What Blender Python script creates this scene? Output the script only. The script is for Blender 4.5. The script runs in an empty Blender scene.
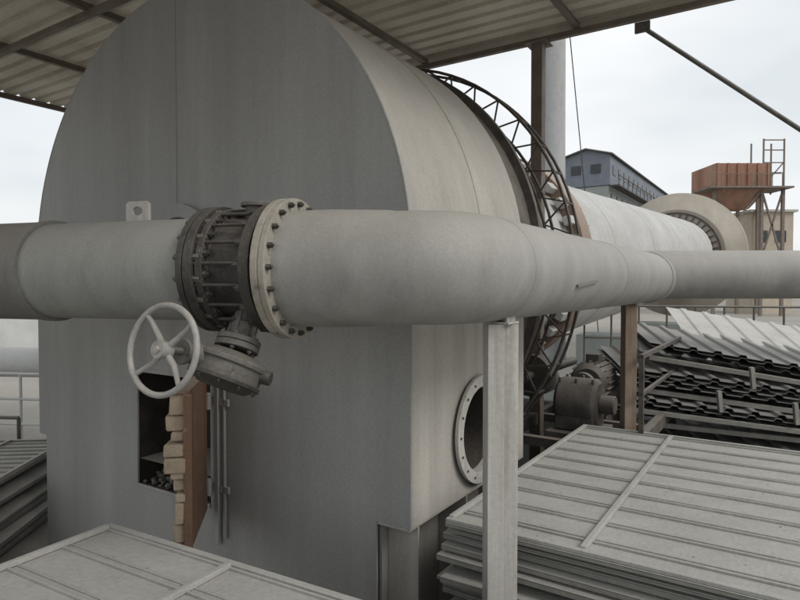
import bpy, bmesh, math, random
from mathutils import Vector, Matrix, noise
random.seed(7)
V=Vector
A=V((0.545,0.839,0)).normalized()      # furnace axis
Bd=V((A.y,-A.x,0))                     # lateral (to the right)
FC=V((-1.67,4.53,0))
UP=V((0,0,1))
GZ=-2.5
ZC=0.153
def F(s,l,z): return FC+A*s+Bd*l+UP*z

# ---------------------------------------------------------------- materials
def mat(name,c1,c2=None,rough=0.7,metal=0.0,scale=2.5,stretch=(1,1,1),rust=0.0,rustcol=(0.16,0.07,0.035),
        dust=0.0,dustcol=(0.42,0.385,0.33),bump=0.15,fine=40,spots=0.0,spotcol=(0.05,0.045,0.04),
        streak=0.0,streakcol=(0.12,0.11,0.10),sstretch=(9,9,0.35),trans=0.0,spotscale=11):
    m=bpy.data.materials.new(name); m.use_nodes=True
    nt=m.node_tree; N=nt.nodes; L=nt.links
    b=N['Principled BSDF']; b.inputs['Roughness'].default_value=rough; b.inputs['Metallic'].default_value=metal
    b.inputs['Specular IOR Level'].default_value=0.3
    if c2 is None: c2=tuple(x*0.8 for x in c1)
    tc=N.new('ShaderNodeTexCoord')
    def mapped(st):
        mp=N.new('ShaderNodeMapping'); mp.inputs['Scale'].default_value=st
        L.new(tc.outputs['Object'],mp.inputs['Vector']); return mp.outputs[0]
    def noi(sc,det,src,rg=0.6):
        n=N.new('ShaderNodeTexNoise'); n.inputs['Scale'].default_value=sc; n.inputs['Detail'].default_value=det
        n.inputs['Roughness'].default_value=rg
        L.new(src,n.inputs['Vector']); return n.outputs['Fac']
    def ramp(src,a,bb,to=1.0):
        r=N.new('ShaderNodeMapRange'); r.inputs['From Min'].default_value=a; r.inputs['From Max'].default_value=bb
        r.inputs['To Max'].default_value=to
        L.new(src,r.inputs['Value']); return r.outputs['Result']
    def mix(f,a,bb,mode='MIX'):
        x=N.new('ShaderNodeMix'); x.data_type='RGBA'; x.blend_type=mode
        if isinstance(f,float): x.inputs[0].default_value=f
        else: L.new(f,x.inputs[0])
        for i,v in ((6,a),(7,bb)):
            if isinstance(v,tuple): x.inputs[i].default_value=(*v,1)
            else: L.new(v,x.inputs[i])
        return x.outputs[2]
    big=noi(scale,4,mapped(stretch),0.6)
    col=mix(ramp(big,0.3,0.7),c1,c2)
    fn=noi(fine,2,tc.outputs['Object'])
    if streak>0:
        sn=noi(1.0,4,mapped(sstretch),0.65)
        col=mix(ramp(sn,0.5,0.78,streak),col,streakcol)
        col=mix(ramp(sn,0.46,0.24,streak*0.6),col,tuple(min(0.6,x*1.35) for x in c1))
    if rust>0:
        rn=noi(3.7,6,tc.outputs['Object'],0.72)
        col=mix(ramp(rn,0.72-rust*0.4,0.82-rust*0.4,0.85),col,rustcol)
    if spots>0:
        rn=noi(spotscale,3,tc.outputs['Object'],0.7)
        col=mix(ramp(rn,0.74-spots*0.3,0.84-spots*0.3,0.9),col,spotcol)
    if dust>0:
        ge=N.new('ShaderNodeNewGeometry'); sx=N.new('ShaderNodeSeparateXYZ'); L.new(ge.outputs['Normal'],sx.inputs[0])
        ad=N.new('ShaderNodeMath'); ad.operation='MULTIPLY_ADD'; L.new(fn if scale>6 else big,ad.inputs[0]); ad.inputs[1].default_value=0.7
        L.new(sx.outputs['Z'],ad.inputs[2])
        f=N.new('ShaderNodeMapRange'); f.inputs['From Min'].default_value=0.25; f.inputs['From Max'].default_value=1.2
        f.inputs['To Max'].default_value=dust
        L.new(ad.outputs[0],f.inputs['Value'])
        col=mix(f.outputs[0],col,dustcol)
    g=N.new('ShaderNodeMapRange'); g.inputs['From Min'].default_value=0.3; g.inputs['From Max'].default_value=0.7
    g.inputs['To Min'].default_value=0.92; g.inputs['To Max'].default_value=1.06
    L.new(fn,g.inputs['Value'])
    vm=N.new('ShaderNodeVectorMath'); vm.operation='SCALE'; L.new(col,vm.inputs[0]); L.new(g.outputs[0],vm.inputs['Scale'])
    L.new(vm.outputs[0],b.inputs['Base Color'])
    if bump>0:
        bp=N.new('ShaderNodeBump'); bp.inputs['Strength'].default_value=bump; bp.inputs['Distance'].default_value=0.01
        L.new(fn,bp.inputs['Height']); L.new(bp.outputs[0],b.inputs['Normal'])
    if trans>0:
        t=N.new('ShaderNodeBsdfTranslucent'); L.new(vm.outputs[0],t.inputs['Color']); ms=N.new('ShaderNodeMixShader'); ms.inputs[0].default_value=trans
        o=N['Material Output']; L.new(b.outputs[0],ms.inputs[1]); L.new(t.outputs[0],ms.inputs[2]); L.new(ms.outputs[0],o.inputs['Surface'])
    return m

M={}
M['front']=mat('grey_steel_plate',(0.345,0.345,0.335),(0.28,0.282,0.278),0.55,0.1,0.6,(1,1,0.6),streak=0.55,streakcol=(0.19,0.188,0.182),sstretch=(3.0,3.0,0.22),dust=0.4,fine=60,bump=0.06,rust=0.07,rustcol=(0.25,0.23,0.20),spots=0.08,spotcol=(0.42,0.40,0.37),spotscale=5)
M['side']=mat('dusty_beige_shell',(0.43,0.405,0.36),(0.345,0.33,0.30),0.8,0,0.9,(1,1,0.5),streak=0.7,streakcol=(0.25,0.235,0.215),sstretch=(5,5,0.3),dust=0.5,dustcol=(0.45,0.425,0.38),fine=60,bump=0.06,rust=0.08,rustcol=(0.27,0.245,0.21))
M['pipe']=mat('dusty_grey_pipe',(0.325,0.318,0.297),(0.25,0.245,0.232),0.65,0.05,1.6,(1,1,1),streak=0.65,streakcol=(0.17,0.162,0.148),sstretch=(5,5,1.4),rust=0.14,rustcol=(0.22,0.195,0.165),dust=0.6,dustcol=(0.40,0.382,0.345),fine=90,bump=0.04,spots=0.10,spotcol=(0.16,0.145,0.125),spotscale=7)
M['pipeL']=mat('greenish_grey_pipe',(0.295,0.298,0.278),(0.235,0.24,0.227),0.65,0.05,1.6,(1,1,1),streak=0.65,streakcol=(0.165,0.162,0.148),sstretch=(5,5,1.4),rust=0.13,rustcol=(0.2,0.18,0.155),dust=0.5,dustcol=(0.38,0.368,0.335),fine=90,bump=0.04,spots=0.10,spotcol=(0.15,0.14,0.12),spotscale=7)
M['pipeR']=mat('rusty_grey_pipe',(0.20,0.195,0.18),(0.15,0.145,0.135),0.65,0.1,3.0,(1,1,1),rust=0.3,rustcol=(0.12,0.085,0.06),dust=0.35)
M['flange']=mat('cream_flange',(0.37,0.345,0.30),(0.26,0.238,0.20),0.7,0,7,rust=0.3,rustcol=(0.13,0.095,0.07),dust=0.3,spots=0.46,spotscale=16,spotcol=(0.09,0.075,0.062))
M['valve']=mat('valve_black_iron',(0.035,0.033,0.031),(0.075,0.07,0.063),0.6,0.2,8,dust=0.3,dustcol=(0.28,0.25,0.22),bump=0.4,spots=0.33,spotcol=(0.20,0.18,0.155),spotscale=18)
M['gear']=mat('gearbox_grey',(0.14,0.132,0.12),(0.09,0.085,0.078),0.6,0.15,9,dust=0.45,dustcol=(0.30,0.28,0.245),bump=0.3,spots=0.38,spotcol=(0.045,0.04,0.037),spotscale=15)
M['wheel']=mat('handwheel_paint',(0.37,0.365,0.35),(0.26,0.255,0.245),0.55,0.1,14,dust=0.5,spots=0.34,spotcol=(0.14,0.12,0.10),spotscale=25)
M['rust']=mat('rusty_steel',(0.21,0.115,0.07),(0.115,0.07,0.05),0.85,0,3,(1,1,0.5),dust=0.5,spots=0.36,spotcol=(0.28,0.23,0.185),bump=0.5,streak=.5,streakcol=(.07,.05,.04),sstretch=(12,12,1.5))
M['brick']=mat('castable_refractory',(0.46,0.375,0.275),(0.34,0.27,0.195),0.9,0,9,bump=0.6,spots=0.25,spotcol=(0.2,0.16,0.12),dust=0.2)
M['dark']=mat('interior_black',(0.03,0.027,0.025),(0.06,0.05,0.045),0.95,0,5,dust=0.2,dustcol=(0.20,0.16,0.13),bump=0.4)  # near-black colour for the inside of the door recess and side port
M['post']=mat('painted_post',(0.46,0.445,0.41),(0.37,0.36,0.335),0.6,0,3,(1,1,0.4),streak=0.7,streakcol=(0.24,0.225,0.2),sstretch=(25,25,1.2),rust=0.16,rustcol=(0.25,0.2,0.15),dust=0.2)
M['brown']=mat('brown_post',(0.17,0.12,0.085),(0.25,0.20,0.16),0.8,0,5,(1,1,0.4),dust=0.3,spots=0.1)
M['frame']=mat('canopy_steel',(0.21,0.18,0.155),(0.13,0.105,0.09),0.7,0,5,rust=0.25,dust=0.2)
M['roof']=mat('roof_sheet',(0.60,0.565,0.50),(0.47,0.44,0.385),0.6,0,0.9,(1,1,1),streak=0.5,streakcol=(0.30,0.265,0.22),sstretch=(1.5,1.5,1.5),rust=0.08,rustcol=(0.28,0.22,0.16),bump=0.05,trans=0.38)  # translucency added to the steel sheet to brighten its underside
M['panel']=mat('dusty_panel',(0.37,0.365,0.34),(0.29,0.285,0.265),0.8,0,1.7,streak=0.7,streakcol=(0.22,0.21,0.19),sstretch=(2.2,4.5,3),rust=0.2,rustcol=(0.26,0.245,0.21),dust=0.42,dustcol=(0.42,0.41,0.375),fine=45,bump=0.3,spots=0.24,spotcol=(0.2,0.185,0.16),spotscale=6)
M['panelE']=mat('dusty_panel_edge',(0.27,0.26,0.235),(0.15,0.145,0.13),0.7,0,6,rust=0.2,rustcol=(0.10,0.088,0.075),dust=0.6,dustcol=(0.42,0.41,0.37),spots=0.2)
M['sheetD']=mat('dark_corrugated_sheet',(0.13,0.128,0.125),(0.09,0.089,0.087),0.65,0.05,2.2,rust=0.08,dust=0.7,dustcol=(0.31,0.30,0.28))
M['sheetL']=mat('pale_sheet',(0.46,0.46,0.43),(0.38,0.38,0.355),0.6,0,2,dust=0.5,dustcol=(0.46,0.44,0.40),streak=0.4,sstretch=(4,4,4))
M['drum']=mat('kiln_shell_pale',(0.46,0.458,0.445),(0.37,0.368,0.355),0.7,0,1.0,streak=0.5,streakcol=(0.28,0.26,0.235),sstretch=(1.2,1.2,2),rust=0.06,rustcol=(0.31,0.27,0.225),dust=0.3,dustcol=(0.45,0.435,0.40),fine=12)
M['tyre']=mat('kiln_ring_brown',(0.28,0.20,0.15),(0.19,0.135,0.105),0.8,0,4,dust=0.5,bump=0.3)
M['hood']=mat('kiln_hood_tan',(0.37,0.335,0.285),(0.28,0.245,0.205),0.8,0,0.8,streak=0.5,streakcol=(0.22,0.17,0.125),sstretch=(2,2,0.6),rust=0.14,rustcol=(0.27,0.2,0.145),dust=0.3)
M['truss']=mat('truss_dark',(0.055,0.05,0.046),(0.10,0.085,0.075),0.7,0,5,dust=0.35)
M['ground']=mat('dusty_ground',(0.34,0.32,0.28),(0.25,0.235,0.21),0.95,0,0.35,rust=0.05,rustcol=(0.18,0.16,0.14),fine=8,bump=0.4)
M['white']=mat('pale_paint',(0.60,0.61,0.60),(0.50,0.50,0.49),0.7,0,1.2,dust=0.2)
M['blueg']=mat('blue_grey_cladding',(0.15,0.175,0.21),(0.20,0.22,0.25),0.7,0,0.3,(1,1,0.3),fine=2,bump=0)
M['conc']=mat('pale_green_grey',(0.30,0.33,0.315),(0.23,0.25,0.24),0.8,0,0.3,(1,1,0.3),fine=2,bump=0)
M['glass']=mat('dark_window',(0.04,0.045,0.05),(0.06,0.065,0.07),0.3,0,1,bump=0)
M['orange']=mat('rust_red_hopper',(0.24,0.115,0.075),(0.36,0.23,0.17),0.85,0,0.5,(1,1,0.5),fine=2,bump=0,streak=0.6,streakcol=(0.12,0.075,0.055),sstretch=(1.5,1.5,.2))
M['tan']=mat('tan_wall',(0.48,0.42,0.34),(0.42,0.37,0.30),0.85,0,0.3,fine=2,bump=0)
M['stackmetal']=mat('chimney_grey',(0.36,0.365,0.365),(0.31,0.315,0.32),0.6,0,0.6,(1,1,0.3),fine=6,bump=0,streak=.4,streakcol=(.24,.24,.24),sstretch=(3,3,.3))

# ---------------------------------------------------------------- mesh builder
class Part:
    def __init__(s): s.v=[]; s.f=[]
    def add(s,vs,fs):
        o=len(s.v); s.v+= [tuple(v) for v in vs]; s.f+=[tuple(i+o for i in f) for f in fs]; return s
    def box(s,c,x,y,z,dx,dy,dz):
        vs=[]
        for i in (-.5,.5):
            for j in (-.5,.5):
                for k in (-.5,.5): vs.append(c+x*dx*i+y*dy*j+z*dz*k)
        return s.add(vs,[(0,1,3,2),(4,6,7,5),(0,4,5,1),(2,3,7,6),(0,2,6,4),(1,5,7,3)])
    def beam(s,p,q,w,h,up=UP):
        d=(q-p); L=d.length; d.normalize(); x=d.cross(up)
        if x.length<1e-4: x=d.cross(V((0,1,0)))
        x.normalize(); y=x.cross(d).normalized()
        return s.box((p+q)/2,d,x,y,L,w,h)
    def lathe(s,o,ax,prof,n=32,cap=False,a0=0,a1=2*math.pi):
        ax=ax.normalized(); x=ax.orthogonal().normalized() if abs(ax.z)>0.9 else ax.cross(UP).normalized(); y=ax.cross(x)
        vs=[];fs=[]
        for t,r in prof:
            for i in range(n):
                a=a0+(a1-a0)*i/n
                vs.append(o+ax*t+(x*math.cos(a)+y*math.sin(a))*r)
        for j in range(len(prof)-1):
            for i in range(n):
                k=(i+1)%n
                fs.append((j*n+i,j*n+k,(j+1)*n+k,(j+1)*n+i))
        if cap:
            fs.append(tuple(range(n))[::-1]); fs.append(tuple((len(prof)-1)*n+i for i in range(n)))
        return s.add(vs,fs)
    def cyl(s,p,q,r,n=16,r2=None):
        d=q-p
        return s.lathe(p,d,[(0,r),(d.length,r if r2 is None else r2)],n,True)
    def tube(s,pts,rs,n=32,closed=False,cap=True):
        vs=[];fs=[]; m=len(pts)
        for i,p in enumerate(pts):
            if closed: t=(pts[(i+1)%m]-pts[i-1])
            elif i==0: t=pts[1]-pts[0]
            elif i==m-1: t=pts[-1]-pts[-2]
            else: t=(pts[i+1]-p).normalized()+(p-pts[i-1]).normalized()
            t.normalize(); ref=s.ref if hasattr(s,'ref') else UP
            x=t.cross(ref).normalized(); y=x.cross(t)
            r=rs[i] if isinstance(rs,(list,tuple)) else rs
            for k in range(n):
                a=2*math.pi*k/n; vs.append(p+(x*math.cos(a)+y*math.sin(a))*r)
        for j in range(m if closed else m-1):
            jj=(j+1)%m
            for k in range(n):
                kk=(k+1)%n; fs.append((j*n+k,j*n+kk,jj*n+kk,jj*n+k))
        if cap and not closed:
            fs.append(tuple(range(n))[::-1]); fs.append(tuple((m-1)*n+k for k in range(n)))
        return s.add(vs,fs)
    def bolts(s,o,ax,R,n,r,h,ph=0.0):
        ax=ax.normalized(); x=ax.cross(UP).normalized() if abs(ax.z)<.95 else ax.orthogonal().normalized(); y=ax.cross(x)
        for i in range(n):
            a=2*math.pi*(i+ph)/n; c=o+(x*math.cos(a)+y*math.sin(a))*R
            s.cyl(c,c+ax*h,r,6); s.cyl(c+ax*h,c+ax*(h*1.5),r*0.5,6)
    def corr(s,o,u,v,lu,lv,pitch,h,n=None,sag=0.0,nseg=6):
        N=UP if n is None else n; xs=[]; t=0
        while t<lu-1e-6:
            for dt,hh in ((0,0),(0.62,0),(0.70,1),(0.92,1)):
                tt=t+dt*pitch
                if tt<=lu: xs.append((tt,hh*h))
            t+=pitch
        xs.append((lu,0)); m=len(xs); vs=[];fs=[]
        for j in range(nseg+1):
            q=j/nseg
            for a,hh in xs:
                b=a/lu
                vs.append(o+u*a+v*(lv*q)+N*(hh-sag*4*q*(1-q)-sag*2.5*b*b))
        for j in range(nseg):
            for i in range(m-1): fs.append((j*m+i,j*m+i+1,(j+1)*m+i+1,(j+1)*m+i))
        return s.add(vs,fs)
    def done(s,name,m,parent=None,bevel=0,smooth=True,solid=0):
        me=bpy.data.meshes.new(name); me.from_pydata(s.v,[],s.f); me.update()
        if solid==0:
            bm=bmesh.new(); bm.from_mesh(me); bmesh.ops.recalc_face_normals(bm,faces=bm.faces)
            bm.to_mesh(me); bm.free()
        ob=bpy.data.objects.new(name,me); bpy.context.scene.collection.objects.link(ob)
        me.materials.append(M[m])
        if smooth:
            for p in me.polygons: p.use_smooth=True
            try: me.set_sharp_from_angle(angle=math.radians(35))
            except Exception: pass
        if solid:
            md=ob.modifiers.new('s','SOLIDIFY'); md.thickness=solid; md.offset=0
        if bevel:
            md=ob.modifiers.new('b','BEVEL'); md.width=bevel; md.segments=2; md.limit_method='ANGLE'; md.angle_limit=math.radians(40)
        if parent is not None:
            ob.parent=parent; ob.matrix_parent_inverse=Matrix.Translation(-parent.location)
        return ob
def root(name,loc):
    e=bpy.data.objects.new(name,None); e.location=loc; e.empty_display_size=0.3
    bpy.context.scene.collection.objects.link(e); return e

# ---------------------------------------------------------------- ground
g=Part(); g.box(V((200,300,GZ-0.1)),V((1,0,0)),V((0,1,0)),UP,4000,4000,0.2); g.done('ground','ground')

# ---------------------------------------------------------------- furnace
R=2.07; LEN=1.72; ZB=-1.4
fur=root('furnace_housing',F(0.8,0,GZ))
def outline(Rr,zb,n=56,pl=True):
    pts=[]
    if pl: pts+=[(1.83,GZ),(1.83,zb)]
    pts.append((Rr,zb)); pts.append((Rr,ZC*0.5+zb*0.5))
    for i in range(n+1):
        a=math.pi*i/n; pts.append((Rr*math.cos(a),ZC+Rr*math.sin(a)))
    pts.append((-Rr,ZC*0.5+zb*0.5)); pts.append((-Rr,zb))
    if pl: pts+=[(-1.95,zb),(-1.95,GZ)]
    return pts
def plate(name,loops,m,thick):
    bm=bmesh.new(); ed=[]
    for lp in loops:
        vs=[bm.verts.new(p) for p in lp]
        for i in range(len(vs)): ed.append(bm.edges.new((vs[i],vs[(i+1)%len(vs)])))
    bmesh.ops.triangle_fill(bm,use_beauty=True,edges=ed)
    me=bpy.data.meshes.new(name); bm.to_mesh(me); bm.free(); me.materials.append(M[m])
    ob=bpy.data.objects.new(name,me); bpy.context.scene.collection.objects.link(ob)
    ob.parent=fur; ob.matrix_parent_inverse=Matrix.Translation(-fur.location)
    md=ob.modifiers.new('s','SOLIDIFY'); md.thickness=thick; md.offset=0
    return ob
DL,DR,DB,DT=-0.53,0.36,-1.60,-0.68
plate('front_plate',[[F(0,l,z) for l,z in outline(R,ZB)],[F(0,l,z) for l,z in [(DL,DB),(DR,DB),(DR,DT),(DL,DT)]]],'front',.02)
# shell (open on the right vertical wall, which is a plate with the port cut in it)
PS,PZZ,PR=0.86,-0.985,0.298
sh=Part(); ol=outline(R-0.004,ZB,pl=False)
vs=[];fs=[]; ns=6
for j in range(ns+1):
    for l,z in ol: vs.append(F(0.012+(LEN-0.012)*j/ns,l,z))
m_=len(ol)
for j in range(ns):
    for i in range(2,m_): fs.append((j*m_+i,j*m_+(i+1)%m_,(j+1)*m_+(i+1)%m_,(j+1)*m_+i))
sh.add(vs,fs); sh.done('shell','side',fur)
sw=[F(s,R-0.006,z) for s,z in ((0.012,ZB),(LEN,ZB),(LEN,ZC),(0.012,ZC))]
plate('side_wall',[sw,[F(PS+PR*math.cos(2*math.pi*i/48),R-0.006,PZZ+PR*math.sin(2*math.pi*i/48)) for i in range(48)]],'side',.005)
# pedestal sides
pd=Part()
pd.box(F(0.9,1.82,(GZ+ZB)/2),A,Bd,UP,1.7,0.02,ZB-GZ-0.01)
pd.box(F(0.9,-1.94,(GZ+ZB)/2),A,Bd,UP,1.7,0.02,ZB-GZ-0.01)
pd.box(F(1.76,-0.06,(GZ+ZB)/2),A,Bd,UP,0.02,3.7,ZB-GZ-0.01)
pd.done('pedestal','side',fur)
pd=Part()
for s_ in (.12,.75,1.4): pd.box(F(s_,1.94,(GZ+ZB)/2-.01),A,Bd,UP,0.014,0.21,ZB-GZ-0.04)
pd.box(F(.8,1.94,ZB-.012),A,Bd,UP,1.6,0.23,.016)
pd.done('pedestal_gussets','side',fur)
rp=Part(); rp.lathe(F(LEN,0,ZC),A,[(0.0,1.2),(0.0,R-0.02),(0.02,R-0.02),(0.02,R-0.06),(0.36,R-0.05),(0.36,R+0.02),(0.42,R+0.02),(0.42,1.3)],96)
rp.done('seal_rim','truss',fur)
rb=Part(); rb.box(F(LEN+0.012,0,(ZC+ZB)/2),A,Bd,UP,0.02,2*R-0.02,ZC-ZB-0.01); rb.done('rear_plate','truss',fur)
sm=Part()
sm.box(F(-0.0115,0.0,1.28),A,Bd,UP,0.005,0.009,1.8)
sm.done('weld_seam','front',fur)
lip=Part(); lp=[F(-0.006,l*1.001,z) for l,z in outline(R,ZB,pl=False)]
lip.tube(lp,0.008,8); lip.done('front_rim','front',fur)
ss=Part()
pts=[F(0.95,(R-.002)*math.cos(a),ZC+(R-.002)*math.sin(a)) for a in [math.radians(x) for x in range(0,181,3)]]
ss.tube([F(0.95,R-.002,-.55)]+pts,0.004,6)
ss.done('shell_weld','side',fur)
# door recess
rc=Part(); t=0.5
rc.box(F(t/2+0.012,DL-0.01,(DB+DT)/2),A,Bd,UP,t,0.02,DT-DB)
rc.box(F(t/2+0.012,DR+0.01,(DB+DT)/2),A,Bd,UP,t,0.02,DT-DB)
rc.box(F(t/2+0.012,(DL+DR)/2,DB-0.01),A,Bd,UP,t,DR-DL,0.02)
rc.box(F(t/2+0.012,(DL+DR)/2,DT+0.01),A,Bd,UP,t,DR-DL,0.02)
rc.box(F(t+0.02,(DL+DR)/2,(DB+DT)/2),A,Bd,UP,0.02,DR-DL,DT-DB)
rc.done('door_recess','dark',fur)
df=Part(); w=0.026
df.box(F(-0.014,DL+0.01,(DB+DT)/2),A,Bd,UP,0.02,w,DT-DB+0.03)
df.box(F(-0.014,(DL+DR)/2,DT+0.0),A,Bd,UP,0.018,DR-DL,w)
df.box(F(-0.014,(DL+DR)/2,DB-0.005),A,Bd,UP,0.018,DR-DL,w)
df.done('door_frame','front',fur,bevel=0.004)
ash=Part()
for k in range(170):
    l=random.uniform(DL+.04,DR-.04); s_=random.uniform(0.02,.45); r=random.uniform(.01,.042)
    c=F(s_,l,DB+random.uniform(0,0.03)+.16*s_)
    x=V((random.uniform(-1,1),random.uniform(-1,1),random.uniform(-.4,.4))).normalized(); y=x.cross(UP).normalized(); z=x.cross(y)
    ash.box(c,x,y,z,r,r*1.3,r*.8)
ash.done('ash_rubble','gear',fur,bevel=0.006)
# open door leaf
hinge=F(-0.03,DR-0.02,0); dd=V((0.175,-1,0)).normalized(); dn=V((dd.y,-dd.x,0))
if dn.x>0: dn=-dn
dl=Part(); zc=(DB+DT)/2
dl.box(hinge+dd*0.40+UP*(zc+0.02),dd,dn,UP,0.72,0.02,DT-DB+0.06)
dl.box(hinge+dd*0.40+UP*(DT+0.03)+dn*0.05,dd,dn,UP,0.72,0.09,0.02)
dl.box(hinge+dd*0.40+UP*(DB-0.0)+dn*0.05,dd,dn,UP,0.72,0.09,0.02)
dl.box(hinge+dd*0.765+UP*zc,dd,dn,UP,0.02,0.05,DT-DB+0.05)
dl.done('door_leaf','rust',fur,bevel=0.003)
bk=Part(); z=DB+0.04
while z<DT-0.02:
    h=random.uniform(.045,.15); wd=random.uniform(.08,.135)*(1 if z>DB+.35 else .7); off=random.uniform(-.03,.03)
    t1=random.uniform(-.12,.12)
    xx=(dd+dn*random.uniform(-.15,.15)+UP*t1*.5).normalized(); zz_=(UP+dn*random.uniform(-.08,.08)).normalized()
    bk.box(hinge+dd*(0.68+off)+dn*(wd/2+0.012)+UP*(z+h/2),xx,dn,zz_,random.uniform(.13,.2),wd,h-0.004); z+=h
bk.done('door_lining','brick',fur,bevel=0.012)
hg=Part()
for z in (DB+0.15,DT-0.15):
    hg.cyl(F(-0.05,DR+.03,z-.06),F(-0.05,DR+.03,z+.06),.022,12); hg.box(F(-0.03,DR+.12,z),A,Bd,UP,.02,.2,.05)
hg.box(F(-0.03,DR+0.10,-1.2),A,Bd,UP,0.035,0.04,1.3); hg.box(F(-0.03,DR+0.17,-1.2),A,Bd,UP,0.02,0.02,1.2)
hg.done('door_hinge','front',fur,bevel=.003)
bp=Part(); bp.lathe(F(-0.012,0.06,0.2),-A,[(0,.40),(.05,.40),(.05,.30),(0.0,.30)],48); bp.done('burner_port','front',fur,bevel=.004)
# inspection port on the side
io=F(PS,R-0.01,PZZ)
ip=Part(); ip.lathe(io,Bd,[(0.010,.294),(.03,.30),(.03,.37),(.055,.37),(.055,.292),(-0.02,.292)],64); ip.done('side_port_flange','post',fur,bevel=.002)
ip=Part(); ip.lathe(io,-Bd,[(0.005,.297),(.35,.297),(.35,0)],48); ip.done('side_port_throat','dark',fur)
ip=Part(); ip.bolts(io+Bd*.054,Bd,.333,16,.009,.006); ip.done('side_port_bolts','valve',fur)

# ---------------------------------------------------------------- main duct
PZ=0.075
pv=V((0.956,-0.293,0)).normalized()
def PL(x): return V((x,3.25-0.307*(x+1.95),PZ))
duct=root('hot_gas_pipe',V((0.3,2.7,PZ)))
JX=-1.84
lp=Part(); lp.tube([PL(JX),PL(-0.93)],[.25,.25],56); lp.done('inlet_pipe','pipeL',duct)
lp=Part(); lp.tube([PL(-6.0),PL(JX)],[.262,.262],56); lp.done('inlet_pipe_far','pipeR',duct)
lp=Part(); lp.tube([PL(JX-.03),PL(JX+.02)],[.268,.268],56); lp.done('joint_band','pipeR',duct)
E=V((0.225,PL(0.225).y,PZ))
pts=[PL(-0.50),PL(-0.30),PL(-0.05)]; rs=[.268,.268,.256]
d1=pv; d2=A
b0=E-d1*0.24; b3=E+d2*0.24
for i in range(0,13):
    q=i/12; p=b0*(1-q)**2+E*2*q*(1-q)+b3*q*q; pts.append(p); rs.append(.25)
pts.append(E+d2*4.42); rs.append(.25)
lp=Part(); lp.tube(pts,rs,64); lp.done('outlet_pipe','pipe',duct)
J=E+d2*4.42
lp=Part(); lp.tube([V((J.x-.10,J.y+.06,.11)),V((9,J.y+.06,.11))],.255,56); lp.done('cross_pipe','pipe',duct)
wl=Part()
def ringtube(P,o,ax,r,mn,n=64,k=8):
    ax=ax.normalized(); x=ax.cross(UP).normalized(); y=ax.cross(x)
    P.ref=ax
    P.tube([o+(x*math.cos(2*math.pi*i/n)+y*math.sin(2*math.pi*i/n))*r for i in range(n)],mn,k,closed=True)
ringtube(wl,E+d2*0.34,d2,.249,.003)
ringtube(wl,E+d2*2.2,d2,.249,.003)
ringtube(wl,J-d2*0.28,d2,.252,.008)
wl.done('weld_beads','pipe',duct)
tb=Part(); o=E+d2*1.15; out=(Bd*0.97-UP*.2).normalized()
tb.beam(o+out*.252-UP*.03-d2*.16,o+out*.258+UP*.0+d2*.22,.010,.014); tb.done('lifting_tab','pipeR',duct)
# flanges
f2=PL(-0.50)
fl=Part(); fl.lathe(f2,pv,[(-.035,.20),(-.035,.325),(-.003,.325),(-.003,.320),(.003,.320),(.003,.325),(.03,.325),(.03,.262)],96); fl.done('outlet_flange','flange',duct,bevel=.002)
fb=Part(); fb.bolts(f2+pv*.03,pv,.298,20,.014,.018); fb.done('outlet_flange_bolts','valve',duct)
f1=PL(-0.875)
fl=Part(); fl.lathe(f1,pv,[(-.03,.245),(-.03,.30),(0,.30),(0.0,.29),(.006,.29),(.006,.30),(.05,.30),(.05,.24)],96); fl.done('inlet_flange','valve',duct,bevel=.002)
fb=Part(); fb.bolts(f1-pv*.03,-pv,.275,18,.015,.02,.5); fb.bolts(f1+pv*.05,pv,.275,18,.016,.03,.5); fb.done('inlet_flange_bolts','gear',duct)
# lifting lug
lg=Part(); lo=PL(-1.33)+UP*.245
k=24; vs=[];fs=[]
def edgept(a):
    x=math.cos(a);y=math.sin(a); m=max(abs(x)/.072,abs(y)/.055); return x/m,y/m
for side in (-.008,.008):
    for i in range(k):
        a=2*math.pi*i/k; ex,ey=edgept(a); ix,iy=.030*math.cos(a),.022*math.sin(a)
        vs.append(lo+pv*ex+UP*(.05+ey)+V((-pv.y,pv.x,0))*side); vs.append(lo+pv*ix+UP*(.055+iy)+V((-pv.y,pv.x,0))*side)
for i in range(k):
    j=(i+1)%k; o2=2*k
    fs+= [(2*i,2*j,2*j+1,2*i+1),(o2+2*i,o2+2*i+1,o2+2*j+1,o2+2*j),(2*i,o2+2*i,o2+2*j,2*j),(2*i+1,2*j+1,o2+2*j+1,o2+2*i+1)]
lg.add(vs,fs); lg.box(lo+UP*-.003,pv,V((-pv.y,pv.x,0)),UP,.18,.05,.015)
lg.done('lifting_lug','post',duct,smooth=False,bevel=.003)

# ---------------------------------------------------------------- valve
val=root('butterfly_valve',PL(-0.68))
vb=Part(); c0=PL(-0.82)
vb.lathe(c0,pv,[(0,.20),(0,.285),(.035,.285),(.04,.245),(.14,.235),(.22,.25),(.225,.30),(.275,.30),(.275,.2)],72); vb.done('valve_body','valve',val,bevel=.003)
vb=Part(); vb.bolts(c0+pv*.035,pv,.268,18,.016,.02,.3); vb.bolts(c0+pv*.225,-pv,.285,18,.016,.022,.1)
x_=pv.cross(UP).normalized()
for i in range(18):
    a=2*math.pi*(i+.2)/18; c=(x_*math.cos(a)+UP*math.sin(a))*.277
    vb.cyl(c0-pv*.04+c,c0+pv*.30+c,.008,8)
vb.done('valve_studs','valve',val)
nk=Part(); fwd=V((-pv.y,pv.x,0))
if fwd.y>0: fwd=-fwd
sd=(V((-0.22,-0.40,-1))).normalized()
st0=PL(-0.66)+sd*.22
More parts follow.
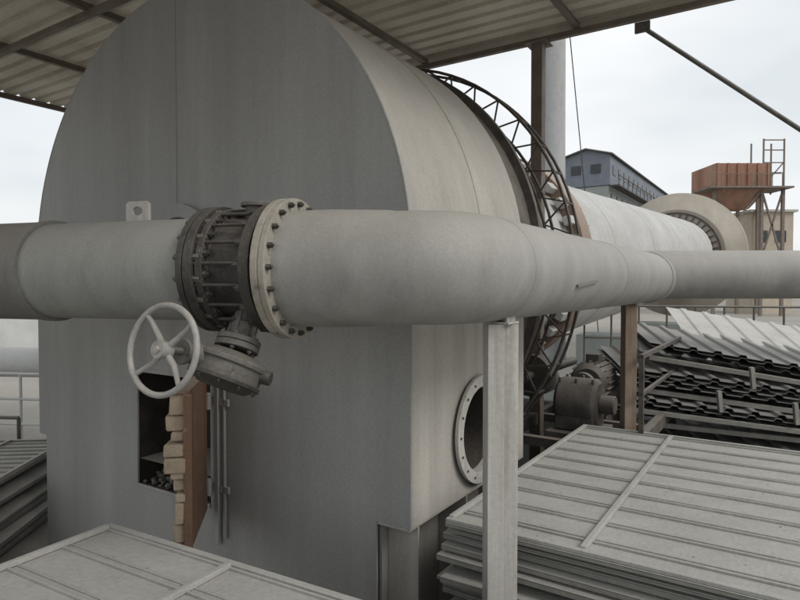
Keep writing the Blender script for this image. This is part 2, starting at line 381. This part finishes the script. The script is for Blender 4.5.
nk.cyl(st0,st0+sd*.15,.055,20); nk.cyl(st0+sd*.13,st0+sd*.155,.10,24); nk.cyl(st0+sd*.158,st0+sd*.185,.10,24)
nk.bolts(st0+sd*.185,sd,.08,6,.012,.012); nk.bolts(st0+sd*.13,-sd,.08,6,.014,.016)
nk.box(st0+sd*.06,sd,pv,fwd,.15,.15,.02)
nk.box(st0+sd*.06,sd,fwd,pv,.15,.13,.02)
nk.cyl(PL(-0.68)+UP*.22,PL(-.68)+UP*.30,.055,20); nk.cyl(PL(-0.68)+UP*.295,PL(-.68)+UP*.315,.075,20)
nk.done('valve_neck','gear',val,bevel=.003)
gb=Part(); g0=st0+sd*.20; gd=(sd+V((-.12,0.05,0))).normalized()
gb.lathe(g0,gd,[(0,.0),(0,.10),(.02,.14),(.035,.172),(.055,.172),(.06,.16),(.12,.155)],48)
gb.bolts(g0+gd*.035,-gd,.152,8,.011,.012)
gb.done('gearbox','gear',val,bevel=.003)
gb=Part(); gb.lathe(g0+gd*.12,gd,[(0,.155),(.0,.165),(.018,.165),(.03,.13),(.045,.11),(.05,0)],40); gb.bolts(g0+gd*.137,gd,.148,10,.010,.014)
sidev=(V((1,-.1,-.2))).normalized()
gb.cyl(g0+gd*.08+sidev*.14,g0+gd*.08+sidev*.20,.032,12)
gb.done('gearbox_cover','valve',val,bevel=.002)
wn=V((-.42,-.88,.16)).normalized(); wc=V((-.96,2.42,-.262))
sf=Part(); hubb=wc-wn*.15
sf.cyl(wc+wn*.03,hubb,.016,12); sf.cyl(hubb+wn*.05,hubb-wn*.03,.04,20); sf.cyl(hubb-wn*.01,g0+gd*.075,.05,20); sf.cyl(hubb+wn*.052,hubb+wn*.035,.056,20)
sf.done('input_shaft','gear',val,bevel=.003)
wh=Part(); wx=wn.cross(UP).normalized(); wy=wn.cross(wx)
wh.ref=wn; wh.tube([wc+(wx*math.cos(2*math.pi*i/64)+wy*math.sin(2*math.pi*i/64))*.182 for i in range(64)],.013,14,closed=True)
wh.cyl(wc+wn*.028,wc-wn*.03,.036,24)
for k in range(4):
    a=math.radians(38+90*k); q=wx*math.cos(a)+wy*math.sin(a); tq=wn.cross(q)
    wh.ref=wn; wh.tube([wc+q*.02-wn*.012,wc+q*.08-wn*.02+tq*.004,wc+q*.14-wn*.01,wc+q*.179],[.015,.0125,.0105,.010],10)
wh.cyl(wc+wn*.028,wc+wn*.042,.016,6)
wh.done('handwheel','wheel',val)

# ---------------------------------------------------------------- pipe support posts
def hpost(name,p,zt,w,d,m,capw):
    r=root(name,V((p.x,p.y,GZ)))
    q=Part(); c=V((p.x,p.y,(GZ+zt)/2)); h=zt-GZ
    ux=V((1,0.05,0)).normalized(); uy=V((-ux.y,ux.x,0))
    q.box(c-ux*(w/4)-uy*d*.5,ux,uy,UP,w*.5,.012,h); q.box(c-ux*(w/2-.006)+uy*.0,ux,uy,UP,.012,d-.014,h-.002)
    q.box(c+ux*(w*.25)-uy*(d*.5-.035),ux,uy,UP,w*.5-.004,.012,h-.004); q.box(c+ux*(w/2-.006)+uy*.02,ux,uy,UP,.012,d-.08,h-.006)
    q.done('column',m,r,bevel=.002)
    q=Part(); q.box(V((p.x,p.y,zt+.006)),A,Bd,UP,capw,capw,.012)
    for sg in (-1,1): q.box(V((p.x,p.y,zt+.03))+Bd*sg*(capw*.36),A,Bd,UP,capw*.8,.012,.05)
    q.box(V((p.x,p.y,GZ+.008)),A,Bd,UP,capw*1.5,capw*1.5,.016)
    q.done('saddle',m,r,bevel=.002)
hpost('pipe_support_post',V((.49,2.90,0)),PZ-.262,.155,.13,'post',.13)
P2=E+A*3.42; hpost('pipe_support_post',V((P2.x,P2.y,0)),PZ-.262,.125,.11,'brown',.14)
hpost('pipe_support_post',V((5.6,J.y+.06,0)),PZ-.24,.12,.11,'post',.14)

# ---------------------------------------------------------------- rotary kiln
kil=root('rotary_kiln',F(14,0,GZ))
ks=0.047; kax=(A+UP*ks).normalized(); k0=F(2.15,0,ZC+.05)
q=Part(); q.lathe(k0,kax,[(0,1.4),(30,1.4)],96); q.done('kiln_shell','drum',kil)
q=Part()
for s_ in (5.5,9.0,12.5,16,19.5): ringtube(q,k0+kax*s_,kax,1.398,.010,96,6)
q.done('shell_welds','drum',kil)
q=Part(); q.lathe(k0+kax*.75,kax,[(0,1.38),(0,1.72),(.14,1.72),(.14,1.38)],96)
q.lathe(k0+kax*3.0,kax,[(0,1.38),(0,1.58),(.42,1.58),(.42,1.38)],96); q.done('riding_ring','tyre',kil,bevel=.01)
q=Part()
for i in range(36):
    a=2*math.pi*i/36; x=kax.cross(UP).normalized(); y=kax.cross(x); d=x*math.cos(a)+y*math.sin(a)
    q.box(k0+kax*3.0+d*1.5+kax*-.12,kax,d,kax.cross(d),.24,.10,.12); q.box(k0+kax*3.54+d*1.5,kax,d,kax.cross(d),.24,.08,.12)
q.done('ring_pads','drum',kil,bevel=.01)
# truss ring
q=Part(); n=44; o=F(2.62,0,ZC); ro,ri=2.2,1.96
def rp_(o,a,r): return o+Bd*(r*math.cos(a))+UP*(r*math.sin(a))
for oo in (o,o+A*.22):
    for rr in (ro,ri):
        q.ref=A; q.tube([rp_(oo,2*math.pi*i/88,rr) for i in range(88)],.015,6,closed=True)
for i in range(n):
    a=2*math.pi*i/n; b=2*math.pi*(i+.5)/n; c=2*math.pi*(i+1)/n
    q.beam(rp_(o,a,ro),rp_(o,b,ri),.014,.014,A); q.beam(rp_(o,b,ri),rp_(o,c,ro),.014,.014,A)
    q.beam(rp_(o,a,ro),rp_(o+A*.22,a,ro),.016,.016,V((0,.1,1)))
q.done('seal_truss','truss',kil)
q=Part(); q.lathe(o+A*.10,A,[(0,1.38),(0,1.9),(.02,1.9),(.02,1.38)],96); q.done('seal_disc','tyre',kil)
# far hood
q=Part(); kc=k0+kax*20.8
q.lathe(kc,kax,[(0,1.42),(.05,1.62),(.3,1.62),(.3,1.8),(.9,2.5),(1.5,2.5),(1.5,1.4)],80); q.done('feed_hood','hood',kil)
q=Part(); q.lathe(kc+kax*.02,kax,[(0,1.62),(0,1.68),(.2,1.68),(.2,1.60)],80)
for i in range(40):
    a=2*math.pi*i/40; x=kax.cross(UP).normalized(); y=kax.cross(x); d=x*math.cos(a)+y*math.sin(a)
    q.box(kc-kax*.1+d*1.5,kax,d,kax.cross(d),.3,.22,.03)
q.done('leaf_seal','truss',kil)
q=Part()
for s_ in (5.3,16,23):
    q.box(F(s_,0,-2.0),A,Bd,UP,1.2,3.2,1.0)
q.done('concrete_pier','conc',kil,bevel=.02)
q=Part()
for l in (-.8,.8):
    q.cyl(F(5.1,l,-1.35),F(5.6,l,-1.35),.3,32)
q.done('support_rollers','truss',kil)

# motor
mo=root('electric_motor',F(4.0,2.0,-1.6))
q=Part(); m0=F(3.6,2.05,-1.05)
q.lathe(m0,A,[(0,.0),(0,.15),(.05,.19),(.06,.2),(.5,.2),(.52,.18),(.58,.1),(.58,0)],32)
for i in range(20):
    a=2*math.pi*i/20; d=Bd*math.cos(a)+UP*math.sin(a); q.box(m0+A*.28+d*.21,A,d,A.cross(d),.42,.03,.008)
q.cyl(m0-A*.15,m0,.03,12); q.box(m0+A*.28+UP*.24,A,Bd,UP,.16,.14,.09)
q.done('motor_body','truss',mo)
q=Part(); q.box(m0+A*.25-UP*.26,A,Bd,UP,.7,.5,.1); q.box(m0+A*.25-UP*.88,A,Bd,UP,.6,.45,1.13); q.done('motor_base','truss',mo,bevel=.01)
q=Part(); q.cyl(m0-A*.2,m0-A*.12,.13,24); q.done('coupling','gear',mo)
gr=root('gear_reducer',F(3.0,2.2,-1.6))
q=Part(); r0=F(3.0,2.15,-1.15); q.lathe(r0-Bd*.2,Bd,[(0,0),(0,.2),(.03,.24),(.37,.24),(.40,.2),(.40,0)],32); q.box(r0-UP*.12,A,Bd,UP,.42,.36,.24); q.cyl(r0+Bd*.2,r0+Bd*.34,.09,24)
for dx in (-.12,.12):
    for dy in (-.16,0,.16): q.cyl(r0+A*dx+Bd*dy+UP*.18,r0+A*dx+Bd*dy+UP*.25,.016,6)
q.box(r0-UP*.8,A,Bd,UP,.6,.5,1.1)
q.done('housing','truss',gr,bevel=.012)
# drive frame: steel skid with legs and guard around the drive
fr=root('drive_frame',F(3.4,2.2,GZ)); q=Part()
for l in (1.6,2.75):
    q.box(F(3.5,l,-1.42),A,Bd,UP,2.6,.08,.12)
    for s_ in (2.4,3.4,4.6): q.box(F(s_,l,(GZ-1.48)/2),A,Bd,UP,.08,.08,-1.48-GZ)
for s_ in (2.4,3.4,4.6): q.box(F(s_,2.17,-1.43),A,Bd,UP,.08,1.1,.08)
for s_ in (2.6,4.7): q.box(F(s_,2.8,-1.0),A,Bd,UP,.04,.04,.8)
q.box(F(3.65,2.8,-.62),A,Bd,UP,2.14,.035,.035); q.box(F(3.65,2.8,-.95),A,Bd,UP,2.14,.03,.03)
q.cyl(F(2.9,1.6,-.95),F(4.6,1.6,-.95),.05,12); q.cyl(F(3.1,1.6,-.95),F(3.3,1.6,-.95),.22,24)
q.done('skid','truss',fr)

# ---------------------------------------------------------------- canopy
H=2.6; can=root('canopy_roof',F(-1,-1,H)); L0,L1=-5.45,3.6; S0,S1=-5.5,3.35
q=Part(); q.corr(F(S0,L0,H+.10),A,Bd,S1-S0,L1-L0,.21,.045,nseg=4); q.done('roof_sheet','roof',can,smooth=False,solid=.003)
q=Part()
for l in (-5.40,-3.5,-1.8,0.2,2.0,3.52):
    q.box(F((S0+S1)/2,l,H+.055),A,Bd,UP,S1-S0-.02,.045,.07); q.box(F((S0+S1)/2,l+.025,H+.017),A,Bd,UP,S1-S0-.03,.055,.006)
q.done('purlins','frame',can,bevel=.002)
q=Part()
for s_ in (-2.6,0.35,S1-.05):
    q.box(F(s_,(L0+L1)/2,H-.015),A,Bd,UP,.06,L1-L0-.1,.055)
q.done('rafters','frame',can,bevel=.003)
q=Part(); q.box(F(S1-.008,(L0+L1)/2,H+.09),A,Bd,UP,.008,L1-L0,.11); q.done('fascia','roof',can)
q=Part()
for (s_,l) in ((S1-.05,1.60),(S1-.05,-5.2),(-2.6,-5.2)):
    q.box(F(s_,l,(GZ+H-.045)/2),A,Bd,UP,.12,.12,H-.045-GZ)
    q.box(F(s_,l,H-.053),A,Bd,UP,.24,.24,.014)
q.done('columns','frame',can,bevel=.004)
q=Part()
bs=V((2.37,5.93,H-.08)); q.cyl(bs,bs+(V((3.73,5.75,1.53))-bs)*1.9,.022,12); q.box(bs,A,Bd,UP,.03,.14,.10)
q.done('diagonal_brace','gear',can)

# ---------------------------------------------------------------- panel stacks
def tray(P,PE,c,u,v,lu,lv,z,lip=.035):
    P.box(c+UP*(z-.003),u,v,UP,lu,lv,.006)
    for sg in (-1,1):
        PE.box(c+v*sg*(lv/2-.004)+UP*(z-.008-lip/2),u,v,UP,lu-.002,.006,lip)
        PE.box(c+u*sg*(lu/2-.004)+UP*(z-.008-lip/2),u,v,UP,.006,lv-.012,lip)
def stack(name,corner,u,v,lu,lv,zt,n,sp,ribp,bars,jit=.03,me='panelE',mp='panel'):
    r=root(name,V((corner.x,corner.y,GZ))); P=Part();PE=Part()
    c=corner+u*lu/2+v*lv/2; c=V((c.x,c.y,0))
    for i in range(n):
        j=jit if i else 0
        a=random.uniform(-1,1)*.028*(i>0); ca,sa=math.cos(a),math.sin(a)
        uu=u*ca+v*sa; vv=v*ca-u*sa
        cc=c+u*random.uniform(-j,j)*1.5+v*random.uniform(-j,j)
        tray(P,PE,cc,uu,vv,lu+random.uniform(-j,j),lv+random.uniform(-j,j),zt-i*sp,lip=random.uniform(.2,.6)*sp)
    t=ribp*.6
    while t<lv-.05:
        yy=c+v*(t+random.uniform(-.006,.006)-lv/2)+UP*(zt+.006)
        sk=(u+v*random.uniform(-.003,.003)).normalized()
        P.box(yy,sk,v,UP,lu-.05,.013,.014); P.box(yy+v*.045-UP*.003,sk,v,UP,lu-.05,.009,.009)
        t+=ribp
    P.box(c-v*(lv/2-.02)+UP*(zt+.011),u,v,UP,lu,.035,.02); P.box(c+v*(lv/2-.02)+UP*(zt+.011),u,v,UP,lu,.035,.02)
    for b in [.018,lu-.018]+bars:
        P.box(c+u*(b-lu/2)+UP*(zt+.016),u,v,UP,.030,lv-.075,.026)
    P.done('panel_faces',mp,r,bevel=.003); PE.done('panel_edges',me,r)
    q=Part(); zz=zt-n*sp
    for t in (.15,.5,.85):
        if zz-GZ>.05: q.box(V((c.x,c.y,0))+u*lu*(t-.5)+UP*((GZ+zz)/2-.01),u,v,UP,.12,lv*.95,zz-GZ)
    q.done('bearers','brown',r)
    q=Part()
    for k in range(110):
        pp=c+u*random.uniform(-.48,.48)*lu+v*random.uniform(-.48,.48)*lv+UP*(zt+.002); rr=random.uniform(.002,.006)
        aa=random.uniform(0,3.1); x=V((math.cos(aa),math.sin(aa),0)); y=V((-x.y,x.x,0)); q.box(pp,x,y,UP,rr*2,rr,rr*.7)
    q.done('grit','panelE',r)
stack('wall_panel_stack',F(-0.02,2.30,0),Bd,A,3.4,2.66,-1.30,24,.045,.27,[.74,2.0,2.7],jit=.04)
ul=V((.87,-.49,0)).normalized(); vl=V((-ul.y,ul.x,0))
stack('wall_panel_stack',V((-1.55,3.2,0))-vl*2.2,ul,vl,2.6,2.2,-1.30,20,.05,.25,[.9,1.7])
stack('steel_panel_pile',V((-5.3,4.5,0)),V((.99,.1,0)).normalized(),V((-.1,.99,0)).normalized(),1.75,2.2,-1.78,9,.075,.15,[.5,1.1],jit=.09,me='sheetD',mp='panelE')

# ---------------------------------------------------------------- dark corrugated pile
pile=root('corrugated_sheet_pile',V((4.5,7,GZ)))
def sheet(P,c,yaw,tiltu,tiltv,lu,lv,pitch=.2,h=.035,sag=.0):
    Mx=Matrix.Rotation(yaw,3,'Z')@Matrix.Rotation(tiltv,3,'X')@Matrix.Rotation(tiltu,3,'Y')
    u=Mx@V((1,0,0));v=Mx@V((0,1,0));n=Mx@UP
    P.corr(c-u*lu/2-v*lv/2,u,v,lu,lv,pitch,h,n,sag)
    return c-u*lu/2-v*lv/2,u,v,n
q=Part(); ed=Part()
ya=math.radians(-12)
for (x,y,z,tu,tv,lu,lv,cnt) in ((4.2,6.8,-1.85,.02,.0,3.9,1.4,4),(4.3,6.85,-1.50,.07,.03,3.7,1.5,3),(4.25,6.9,-1.19,.12,.06,3.4,1.5,4),(4.35,7.0,-.88,.155,.09,3.0,1.5,3),(3.7,6.75,-1.33,.10,.05,2.3,1.3,2)):
    yw=ya+random.uniform(-.05,.05)
    for k in range(cnt):
        o_,u_,v_,n_=sheet(q,V((x+random.uniform(-.06,.06),y+random.uniform(-.05,.05),z+k*.045)),yw+random.uniform(-.02,.02),tu,tv,lu+random.uniform(-.1,.1),lv,.25,.028)
    ob_=o_-n_*(cnt*.045+.03)
    ed.box(ob_+u_*lu/2+v_*.02,u_,v_,n_,lu*.98,.045,.05); ed.box(ob_+u_*lu/2+v_*(lv-.1),u_,v_,n_,lu*.98,.045,.05)
q.done('dark_sheets','sheetD',pile,smooth=False,solid=.005)
ed.done('frame_rails','panelE',pile,bevel=.003)
q=Part(); sheet(q,V((4.75,8.0,-.66)),math.radians(-14),.16,.22,2.0,1.6,.3,.02); q.done('pale_sheet','sheetL',pile,smooth=False,solid=.004)
q=Part()
for x in (3.3,4.1,5.0): q.box(V((x,6.7,(GZ-1.9)/2-.03)),V((1,0,0)),V((0,1,0)),UP,.1,1.2,.5)
for x,z in ((3.3,-1.2),(4.0,-1.3),(4.7,-1.42),(3.6,-.95),(4.5,-1.1)): q.box(V((x,6.22-(x-3)*.19,z)),V((1,0,.1)).normalized(),V((0,1,0)),V((-.1,0,1)).normalized(),.04,.04,.22)
q.done('bearers','panelE',pile)

# ---------------------------------------------------------------- railings
def railing(name,p,q_,h,n,m='white',r=.022,z0=GZ,mids=2):
    rt=root(name,V((p.x,p.y,z0))); P=Part()
    for k in range(mids+1):
        z=z0+h*(k+1)/(mids+1); P.cyl(V((p.x,p.y,z)),V((q_.x,q_.y,z)),r,8)
    for i in range(n+1):
        t=p.lerp(q_,i/n); P.cyl(V((t.x,t.y,z0)),V((t.x,t.y,z0+h)),r,8)
    P.done('rails',m,rt)
railing('guard_railing',V((4.0,13,0)),V((16,10.5,0)),2.05,22,z0=GZ,m='gear')
railing('guard_railing',V((-12,10,0)),V((-5.2,9.0,0)),1.15,12)
railing('guard_railing',V((-9,7.5,0)),V((-4.6,7.2,0)),.9,8,m='gear')

wp=root('white_duct',V((-8,9,-1.3))); q=Part(); q.cyl(V((-14,10.4,-1.25)),V((-5.0,9.6,-1.25)),.24,32); q.done('duct_tube','white',wp)
q=Part(); [q.box(V((x,10.0,-1.98)),V((1,0,0)),V((0,1,0)),UP,.12,.2,1.0) for x in (-12,-9.5,-7)]; q.done('duct_supports','gear',wp)
pw=root('pale_boundary_wall',V((-16,22,GZ))); q=Part(); q.box(V((-20,24,-.7)),V((1,0,0)),V((0,1,0)),UP,26,.25,3.6); q.done('wall_panels','white',pw)
q=Part(); [q.box(V((x,23.84,-.7)),V((1,0,0)),V((0,1,0)),UP,.2,.08,3.65) for x in range(-32,-7,2)]; q.done('wall_ribs','white',pw)

# ---------------------------------------------------------------- chimney
ch=root('chimney_stack',V((5.0,20,GZ))); q=Part(); q.lathe(V((5.02,20,GZ)),UP,[(0,.52),(3,.46),(13,.42),(13,.38)],40)
for z in (9.5,): q.lathe(V((5.02,20,z)),UP,[(0,.43),(0,.48),(.08,.48),(.08,.43)],40)
q.done('stack_tube','stackmetal',ch)
q=Part(); q.cyl(V((5.02+.45,20,9.5)),V((8.0,24,-2.4)),.018,6); q.done('guy_wire','truss',ch)

# ---------------------------------------------------------------- conveyor gallery building
X,Y=V((1,0,0)),V((0,1,0))
gal=root('conveyor_gallery',V((20,60,GZ)))
a=A; l_=-Bd; g0=V((20.9,60,0)); gw=4.7; gl=40
def G(s,w,z): return g0+a*s+l_*w+UP*z
q=Part()
vs=[];fs=[]
for s in (0,gl):
    for w,z in ((0,10),(gw,10),(gw,13),(gw/2,13.7),(0,13)): vs.append(G(s,w,z))
fs=[(0,1,2,3,4),(9,8,7,6,5)]+[(i,(i+1)%5,(i+1)%5+5,i+5) for i in range(5)]
q.add(vs,fs); q.done('upper_cladding','blueg',gal,smooth=False)
q=Part(); q.box(G(gl/2,gw/2,8.2),a,l_,UP,gl-.2,gw-.3,3.5); q.done('lower_storey','conc',gal,smooth=False)
q=Part()
for w0,w1 in ((gw/2,-.3),(gw/2,gw+.3)):
    z0,z1=13.76,13.02
    q.add([G(-.4,w0,z0),G(gl+.4,w0,z0),G(gl+.4,w1,z1),G(-.4,w1,z1)],[(0,1,2,3)])
q.done('roof','sheetD',gal,smooth=False,solid=.12)
q=Part()
for i in range(16):
    q.box(G(1.6+i*2.4,.0,11.6),a,l_,UP,1.2,.12,.9)
    q.box(G(1.6+i*2.4,.12,8.6),a,l_,UP,1.3,.12,1.2)
q.box(G(-.02,gw*.3,11.7),a,l_,UP,.1,1.0,.9); q.box(G(-.02,gw*.72,11.7),a,l_,UP,.1,1.0,.9); q.box(G(.08,gw*.5,8.4),a,l_,UP,.1,2.4,1.2)
q.done('windows','glass',gal,smooth=False)
q=Part()
q.box(G(gl/2,-.45,9.9),a,l_,UP,gl,.9,.12)
for i in range(20): q.box(G(i*2.05,-.85,10.4),a,l_,UP,.07,.07,1.0)
q.box(G(gl/2,-.85,10.9),a,l_,UP,gl,.07,.07)
for s in range(0,41,8):
    for w in (.3,gw-.3): q.box(G(s,w,2),a,l_,UP,.4,.4,9.2)
    for w in (.3,): q.beam(G(s,w,-2),G(min(s+8,40),w,6),.2,.2)
q.done('gallery_frame','truss',gal,smooth=False)

# ---------------------------------------------------------------- hopper tower
hp=root('hopper_tower',V((27,50,GZ)))
q=Part(); q.box(V((27.3,50,8.75)),X,Y,UP,4.3,4,1.9)
for i in range(6): q.box(V((25.3+i*.8,47.95,8.75)),X,Y,UP,.12,.1,1.9)
vs=[]
for z,k in ((7.8,1),(6.2,.45)):
    for sx,sy in ((-1,-1),(1,-1),(1,1),(-1,1)): vs.append(V((27.6+sx*1.9*k,50+sy*1.9*k,z)))
q.add(vs,[(0,1,2,3),(4,7,6,5),(0,4,5,1),(1,5,6,2),(2,6,7,3),(3,7,4,0)])
q.done('hopper_bin','orange',hp,smooth=False)
q=Part()
for x in (25.2,29.0,30.7):
    for y in (48.3,51.7): q.box(V((x,y,(GZ+7.8)/2)),X,Y,UP,.22,.22,7.8-GZ)
for x in (29.1,30.75):
    for y in (48.3,50): q.box(V((x,y,9.6)),X,Y,UP,.10,.10,4.2)
for z in (7.8,9.0,9.8,10.8,11.6): q.box(V((29.9,48.3,z)),X,Y,UP,1.7,.08,.08)
q.box(V((27.8,49,7.75)),X,Y,UP,6.6,3,.14)
for x in [24.6+i*.8 for i in range(8)]: q.box(V((x,47.6,8.3)),X,Y,UP,.05,.05,1.0)
q.box(V((27.3,47.6,8.8)),X,Y,UP,5.6,.06,.06)
q.beam(V((29.0,48.3,2)),V((30.7,48.3,7.6)),.12,.12); q.beam(V((30.7,48.3,2)),V((29.0,48.3,7.6)),.12,.12)
q.beam(V((29.0,48.3,7.8)),V((30.7,48.3,9.8)),.08,.08); q.beam(V((25.2,48.3,3)),V((29.0,48.3,7.6)),.14,.14)
q.done('tower_frame','frame',hp,smooth=False)
sb=root('tan_shed',V((31,54,GZ))); q=Part(); q.box(V((32.2,54,1.9)),X,Y,UP,3.6,4,8.8); q.done('shed_walls','tan',sb,smooth=False)
q=Part(); q.box(V((32.2,54,6.4)),X,Y,UP,4.1,4.5,.2); q.done('shed_roof','sheetL',sb); q=Part(); [q.box(V((x,51.98,z)),X,Y,UP,.9,.1,1.0) for x in (31.3,32.9) for z in (1.2,4.2)]; q.done('shed_windows','glass',sb)
for i,(x,y,w,h) in enumerate([(60,110,60,5.5),(-70,140,80,6),(130,120,60,6)]):
    r=root('distant_shed',V((x,y,GZ))); q=Part(); q.box(V((x,y,GZ+h/2)),X,Y,UP,w,14,h); q.done('walls','white',r)
    q=Part(); vs=[V((x-w/2-.5,y-7.5,GZ+h)),V((x+w/2+.5,y-7.5,GZ+h)),V((x+w/2+.5,y,GZ+h+1.8)),V((x-w/2-.5,y,GZ+h+1.8)),V((x+w/2+.5,y+7.5,GZ+h)),V((x-w/2-.5,y+7.5,GZ+h))]
    q.add(vs,[(0,1,2,3),(3,2,4,5)]); q.done('roof','conc',r,smooth=False,solid=.2)
    q=Part(); [q.box(V((x-w/2+3+k*5,y-7.02,GZ+h*.6)),X,Y,UP,2.2,.1,1.4) for k in range(int(w/5))]; q.done('windows','glass',r)

# ---------------------------------------------------------------- world, sun, camera
sc=bpy.context.scene
w=bpy.data.worlds.new('World'); sc.world=w; w.use_nodes=True; nt=w.node_tree; N=nt.nodes; L=nt.links
bg=N['Background']; sky=N.new('ShaderNodeTexSky'); sky.sky_type='NISHITA'; sky.sun_disc=False
sd_=V((.66,-.46,.72)).normalized(); el=math.asin(sd_.z)
sky.sun_elevation=el; sky.sun_rotation=math.atan2(sd_.x,sd_.y); sky.air_density=1.5; sky.dust_density=4
tc=N.new('ShaderNodeTexCoord'); mp=N.new('ShaderNodeMapping'); mp.inputs['Scale'].default_value=(1,1,2.6)
no=N.new('ShaderNodeTexNoise'); no.inputs['Scale'].default_value=2.2; no.inputs['Detail'].default_value=3; no.inputs['Roughness'].default_value=.5
L.new(tc.outputs['Generated'],mp.inputs[0]); L.new(mp.outputs[0],no.inputs['Vector'])
cr=N.new('ShaderNodeValToRGB'); cr.color_ramp.elements[0].position=.35; cr.color_ramp.elements[0].color=(.61,.645,.67,1)
cr.color_ramp.elements[1].position=.62; cr.color_ramp.elements[1].color=(.79,.80,.81,1)
L.new(no.outputs['Fac'],cr.inputs[0])
ml=N.new('ShaderNodeVectorMath'); ml.operation='SCALE'; ml.inputs['Scale'].default_value=12.6; L.new(cr.outputs[0],ml.inputs[0])
mx=N.new('ShaderNodeMix'); mx.data_type='RGBA'; mx.inputs[0].default_value=.88
L.new(sky.outputs[0],mx.inputs[6]); L.new(ml.outputs[0],mx.inputs[7]); L.new(mx.outputs[2],bg.inputs['Color']); bg.inputs['Strength'].default_value=.108
sl=bpy.data.lights.new('sun','SUN'); sl.energy=1.5; sl.angle=math.radians(25); sl.color=(1,.97,.93)
so=bpy.data.objects.new('sun',sl); sc.collection.objects.link(so); so.rotation_euler=sd_.to_track_quat('Z','Y').to_euler()
cam=bpy.data.cameras.new('camera'); cam.sensor_width=36; cam.lens=27; cam.clip_end=5000; cam.clip_start=.05
co=bpy.data.objects.new('camera',cam); sc.collection.objects.link(co); co.rotation_euler=(math.radians(90-1.43),0,0); sc.camera=co
sc.view_settings.view_transform='Standard'; sc.view_settings.look='None'; sc.view_settings.exposure=0
